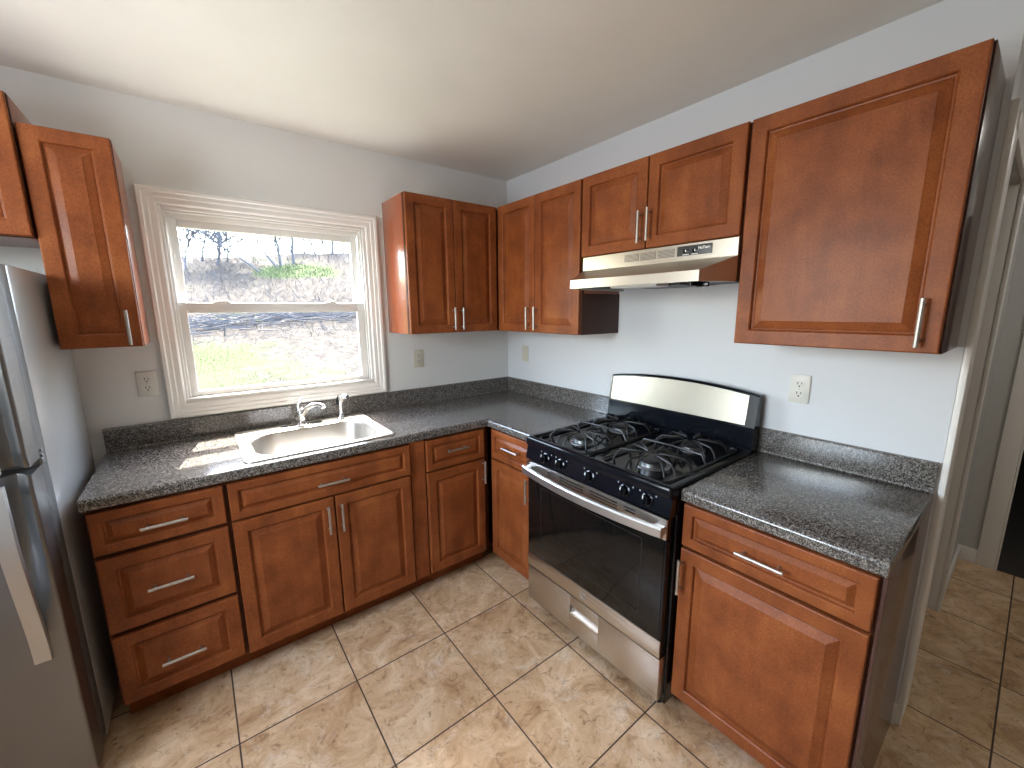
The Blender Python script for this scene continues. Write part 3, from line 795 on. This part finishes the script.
def fridge_handle(door, za, zb):
    """flat strap bolted flush at za, bowing away from the door towards zb"""
    b = NB(); rings = []; xa, xb = fx - .074, fx - .036; n = 24
    for i in range(n + 1):
        t = i / n; z = za + (zb - za) * t
        y = -.821 - .046 * sm(t * 1.35) ; w = .004 * t
        rings.append([(xa - w, y, z), (xa - w + .002, y - .006, z), (xb - w - .002, y - .006, z), (xb - w, y, z), (xb - w, y + .008, z), (xa - w, y + .008, z)])
    loops(b, rings)
    zz = zb - .03 * (1 if zb > za else -1)
    box(b, xa + .010, xb - .016, -.860, -.813, zz - .012, zz + .012, .003)
    obj('handle', FL(b), M_satin, door)
d1 = fridge_door(.062, 1.076, .58, 1.0, 'fridge_door'); fridge_handle(d1, .515, 1.070)
d2 = fridge_door(1.098, 1.656, 1.62, 1.22, 'freezer_door'); fridge_handle(d2, 1.60, 1.104)
b = NB()
box(b, fx - .004, fx + .004, -.715, -.690, 1.078, 1.096, .002)
for zz in (1.102, 1.118): lathe(b, [(.005, -.001), (.005, .0025), (.003, .004)], (fx, -.700, zz), 'x', 12)
obj('hinge', FL(b), M_steelfr, fr)

# ------------------------------------------------------------------ outlets and switch
def outlet(label, loc, rotz, kind='duplex', plate=M_plate, w=.070, h=.114):
    root = thing('outlet' if kind == 'duplex' else 'switch_plate', label, 'outlet' if kind == 'duplex' else 'switch', loc, rotz)
    b = NB(); box(b, -w / 2, w / 2, -.006, -.0005, -h / 2, h / 2, .003); pl = obj('cover_plate', b, plate, root)
    if kind == 'duplex':
        for s in (-1, 1):
            b = NB(); prism(b, rrect(-.0165, .0165, s * .0195 - .0145, s * .0195 + .0145, .010), 'y', -.0082, -.005)
            rc = obj('receptacle', b, plate, pl)
            b = NB(); z = s * .0195
            box(b, -.008, -.0052, -.0086, -.0080, z - .001, z + .009); box(b, .0052, .008, -.0086, -.0080, z + .000, z + .008)
            lathe(b, [(.0032, -.0086), (.0032, -.0080)], (0, 0, z - .008), 'y', 12)
            obj('slot', b, M_slot, rc)
        b = NB(); lathe(b, [(.003, -.0075), (.003, -.006)], (0, 0, 0), 'y', 12); obj('screw', b, M_nickel, pl)
    else:
        b = NB(); box(b, -.017, .017, -.009, -.006, -.034, .034, .002); obj('rocker', b, plate, pl)
        for s in (-1, 1):
            b = NB(); lathe(b, [(.003, -.0075), (.003, -.006)], (0, 0, s * .048), 'y', 12); obj('screw', b, M_nickel, pl)
    return root
outlet('white duplex outlet on the back wall left of the window', (-2.081, 0, 1.199), 0)
outlet('beige duplex outlet on the back wall below the cabinet right of the window', (-.738, 0, 1.211), 0, 'duplex', M_platew)
outlet('almond switch plate on the right wall near the corner, below the two-door wall cabinet', (0, -.208, 1.210), R90, 'rocker', M_platew)
outlet('white duplex outlet on the right wall between the range and the doorway', (0, -1.9235, 1.201), R90)

# ------------------------------------------------------------------ hillside outside the window
random.seed(4)
def hz(x, y):
    pts = [(0, -.55), (4, -.50), (8, -.28), (11, .05), (16, 1.05), (21, 2.45), (26, 3.85), (31, 4.85), (36, 5.3), (50, 5.3), (90, 4)]
    for (a, za), (c, zc) in zip(pts, pts[1:]):
        if a <= y <= c:
            t = (y - a) / (c - a); z = za + (zc - za) * t; break
    k = max(0, (y - 6) / 25)
    return z + .11 * (x + 1.5) * min(1, k) + .10 * math.sin(x * .9 + y * .5) * min(1, k) + .06 * math.sin(x * 2.3 - y * 1.7) * min(1, k)
b = NB(); gx = [-26 + 1.0 * i for i in range(70)]; gy = [.15 + 0.9 * i for i in range(76)]
G = [[b.verts.new((x, y, hz(x, y))) for x in gx] for y in gy]
for i in range(len(gy) - 1):
    for j in range(len(gx) - 1): b.faces.new((G[i][j], G[i][j + 1], G[i + 1][j + 1], G[i + 1][j]))
def hillmat():
    m, nt, bs = mat('leaf_litter_hillside')
    tc = N(nt, 'ShaderNodeTexCoord')
    n1 = N(nt, 'ShaderNodeTexNoise'); n1.inputs['Scale'].default_value = 3.5; n1.inputs['Detail'].default_value = 10; n1.inputs['Roughness'].default_value = 0.75
    nt.links.new(tc.outputs['Object'], n1.inputs['Vector'])
    r1 = ramp(nt, [(0.34, (0.075, 0.066, 0.066)), (0.46, (0.20, 0.16, 0.125)), (0.56, (0.34, 0.28, 0.21)), (0.70, (0.50, 0.44, 0.36))], n1.outputs[0])
    n2 = N(nt, 'ShaderNodeTexNoise'); n2.inputs['Scale'].default_value = 0.30; n2.inputs['Detail'].default_value = 5
    nt.links.new(tc.outputs['Object'], n2.inputs['Vector'])
    sp_ = N(nt, 'ShaderNodeSeparateXYZ'); nt.links.new(tc.outputs['Object'], sp_.inputs[0])
    # grass grows in patches, thickest on the level lawn at the lower left
    ax = N(nt, 'ShaderNodeMapRange'); ax.inputs[1].default_value = 1.6; ax.inputs[2].default_value = -1.6; nt.links.new(sp_.outputs[0], ax.inputs[0])
    ay = N(nt, 'ShaderNodeMapRange'); ay.inputs[1].default_value = 16; ay.inputs[2].default_value = 11; nt.links.new(sp_.outputs[1], ay.inputs[0])
    mm = N(nt, 'ShaderNodeMath', operation='MULTIPLY'); nt.links.new(ax.outputs[0], mm.inputs[0]); nt.links.new(ay.outputs[0], mm.inputs[1])
    ad = N(nt, 'ShaderNodeMath', operation='MULTIPLY_ADD'); ad.inputs[1].default_value = 0.42
    nt.links.new(mm.outputs[0], ad.inputs[0]); nt.links.new(n2.outputs[0], ad.inputs[2])
    n3 = N(nt, 'ShaderNodeTexNoise'); n3.inputs['Scale'].default_value = 2.2; n3.inputs['Detail'].default_value = 6
    nt.links.new(tc.outputs['Object'], n3.inputs['Vector'])
    a2 = N(nt, 'ShaderNodeMath', operation='MULTIPLY_ADD'); a2.inputs[1].default_value = 0.45; nt.links.new(n3.outputs[0], a2.inputs[0]); nt.links.new(ad.outputs[0], a2.inputs[2])
    dx = N(nt, 'ShaderNodeVectorMath', operation='SUBTRACT'); dx.inputs[1].default_value = (3.2, 24.5, 0); nt.links.new(tc.outputs['Object'], dx.inputs[0])
    ds = N(nt, 'ShaderNodeVectorMath', operation='MULTIPLY'); ds.inputs[1].default_value = (.42, .45, 0); nt.links.new(dx.outputs[0], ds.inputs[0])
    dl = N(nt, 'ShaderNodeVectorMath', operation='LENGTH'); nt.links.new(ds.outputs[0], dl.inputs[0])
    dm = N(nt, 'ShaderNodeMapRange'); dm.inputs[1].default_value = 1.15; dm.inputs[2].default_value = 0.55; dm.inputs[3].default_value = 0; dm.inputs[4].default_value = .55; nt.links.new(dl.outputs['Value'], dm.inputs[0])
    a3_ = N(nt, 'ShaderNodeMath', operation='ADD'); nt.links.new(a2.outputs[0], a3_.inputs[0]); nt.links.new(dm.outputs[0], a3_.inputs[1])
    rg_ = ramp(nt, [(0.86, (0, 0, 0)), (1.02, (1, 1, 1))], a3_.outputs[0])
    mx = N(nt, 'ShaderNodeMix', data_type='RGBA'); nt.links.new(rg_.outputs[0], mx.inputs[0]); nt.links.new(r1.outputs[0], mx.inputs[6]); mx.inputs[7].default_value = (0.25, 0.33, 0.10, 1)
    sc_ = N(nt, 'ShaderNodeMix', data_type='RGBA', blend_type='MULTIPLY'); sc_.inputs[0].default_value = 1; nt.links.new(mx.outputs[2], sc_.inputs[6]); sc_.inputs[7].default_value = (.125, .125, .125, 1)
    nt.links.new(sc_.outputs[2], bs.inputs['Base Color']); bs.inputs['Roughness'].default_value = 0.95; bs.inputs['Specular IOR Level'].default_value = 0.1
    return m
o = struct('ground_hillside', b, hillmat(), 'leaf-covered hillside outside the window')
o['category'] = 'ground'
M_bark = simple('grey_bark', (0.08, 0.075, 0.08), 0.9)
M_twig = simple('dry_twigs', (0.05, 0.045, 0.045), 0.9)
M_leafy = simple('spring_grass', (0.042, 0.060, 0.015), 0.9)
def stick(bm, p, d, L, r):
    d = Vector(d).normalized(); q = Vector(p) + d * L; s = d.orthogonal().normalized(); u = d.cross(s)
    v = [bm.verts.new(Vector(p) + (s * math.cos(a) + u * math.sin(a)) * r) for a in (0, 2.1, 4.2)]; e = bm.verts.new(q)
    for i in range(3): bm.faces.new((v[i], v[(i + 1) % 3], e))
M_straw = simple('dry_straw', (0.055, 0.044, 0.030), 0.9)
M_log = simple('dead_wood_grey', (0.045, 0.042, 0.045), 0.9)
b = NB()
for i in range(6500):
    y = random.uniform(13.5, 33); x = random.uniform(-3.5 - y * .02, 3 + y * .38)
    if ((x - 3.2) * .42) ** 2 + ((y - 24.5) * .45) ** 2 < .8: continue
    stick(b, (x, y, hz(x, y) - .03), (random.gauss(0, .8), random.gauss(0, .8), random.uniform(.15, 1.2)), random.uniform(.2, .8), random.uniform(.006, .015))
tag(obj('dry_brush', b, M_twig), 'tangled dry brush covering the hillside', 'brush', kind='stuff')
b = NB()
for i in range(420):
    x = random.uniform(-3.2, 4.5); y = 15.9 + .12 * x + random.gauss(0, .55)
    stick(b, (x, y, hz(x, y) + random.uniform(-.03, .18)), (random.choice((-1, 1)), random.gauss(0, .5), random.gauss(.12, .18)), random.uniform(.5, 1.7), random.uniform(.015, .035))
tag(obj('fallen_branches', b, M_log), 'heap of grey fallen branches across the foot of the slope', 'branches', kind='stuff')
b = NB(); b2 = NB()
for i in range(15000):
    y = random.uniform(7.6, 15.2); x = random.uniform(-3.6, 4.6)
    g = math.sin(x * 1.7 + y * .9) * .5 + math.sin(x * .7 - y * 1.9) * .5 + random.gauss(0, .55) - (x + 1.2) * .55
    if g > .15 and y < 14: stick(b, (x, y, hz(x, y) - .01), (random.gauss(0, .5), random.gauss(0, .5), 1), random.uniform(.03, .08), .009)
    elif random.random() < .4: stick(b2, (x, y, hz(x, y) - .01), (random.gauss(0, 1), random.gauss(0, 1), .5), random.uniform(.04, .12), .007)
for i in range(900):
    a = random.uniform(0, 2 * PI); q = math.sqrt(random.random()); x = 3.2 + q * math.cos(a) * 2.1; y = 24.5 + q * math.sin(a) * 2.0
    stick(b, (x, y, hz(x, y) - .01), (random.gauss(0, .5), random.gauss(0, .5), 1), random.uniform(.08, .18), .02)
tag(obj('lawn_grass', b, M_leafy), 'patchy spring-green grass at the foot of the hillside', 'grass', kind='stuff')
tag(obj('dead_grass', b2, M_straw), 'tan dead grass and leaf litter on the lawn', 'grass', kind='stuff')
def tree(label, x, y, h, r, lean, fork, seed):
    rnd = random.Random(seed); b = NB()
    def branch(p, d, L, rad, depth):
        pts = [p]; q = Vector(p); dd = Vector(d).normalized(); n = 5; rads = [rad]
        for k in range(n):
            dd = (dd + Vector((rnd.gauss(0, .10), rnd.gauss(0, .10), rnd.gauss(.03, .06)))).normalized()
            q = q + dd * (L / n); pts.append(q.copy()); rads.append(rad * (1 - .62 * (k + 1) / n))
            if depth > 0 and k >= (0 if depth < 3 else fork - 1):
                for _ in range(2 if depth > 1 else 1):
                    a = rnd.uniform(0, 2 * PI); s = dd.orthogonal().normalized(); u = dd.cross(s)
                    nd = dd * rnd.uniform(.6, 1.1) + (s * math.cos(a) + u * math.sin(a)) * rnd.uniform(.5, .9) + Vector((0, 0, .15))
                    branch(q.copy(), nd, L * rnd.uniform(.38, .6), max(.017, rads[-1] * .62), depth - 1)
        tube(b, pts, rads, 6 if depth > 1 else 4)
    branch(Vector((0, 0, -.15)), lean, h * .72, r * 1.15, 3)
    o = obj('bare_tree', b, M_bark, None, (x, y, hz(x, y)))
    return tag(o, label, 'tree', 'bare trees on the hillside')
TREES = [
    ('slender bare sapling at the left edge of the upper pane', -1.78, 26, 3.6, 0.05, (-0.05, 0, 1), 1, 21),
    ('thin bare tree second from the left in the upper pane', -0.95, 29, 4.4, 0.06, (0.1, 0, 1), 1, 22),
    ('dark multi-stemmed bare tree near the left of the upper pane', -0.36, 27, 4.6, 0.075, (0.05, 0, 1), 1, 23),
    ('bare sapling leaning right beside the multi-stemmed tree', 0.24, 28, 4.0, 0.05, (0.18, 0, 1), 1, 24),
    ('lower leaning bare trunk slanting left across the upper pane', 1.56, 24.5, 5.2, 0.055, (-0.85, 0, 0.9), 2, 25),
    ('upper long bare trunk slanting left toward the window head', 2.53, 25.5, 6.0, 0.06, (-0.75, 0.1, 1), 2, 26),
    ('upright bare trunk at the middle of the upper pane, above the green patch', 2.75, 26, 4.6, 0.075, (0.03, 0, 1), 1, 27),
    ('forked bare tree just right of the middle of the upper pane', 3.75, 27.5, 4.8, 0.085, (-0.06, 0, 1), 1, 28),
    ('thin bare sapling on the crest right of the forked tree', 5.42, 32, 4.2, 0.06, (0.05, 0, 1), 1, 29),
    ('faint bare tree on the crest, fourth from the right edge', 6.58, 34, 4.4, 0.065, (-0.05, 0, 1), 1, 30),
    ('faint bare tree on the crest, third from the right edge', 6.88, 33, 4.6, 0.06, (0.08, 0, 1), 1, 31),
    ('sturdy straight bare tree on the right part of the crest', 7.09, 31, 5.0, 0.1, (0, 0, 1), 1, 32),
    ('small bare tree at the right edge of the upper pane', 8.47, 33, 4.2, 0.06, (0.04, 0, 1), 1, 33)]
for a in TREES: tree(*a)
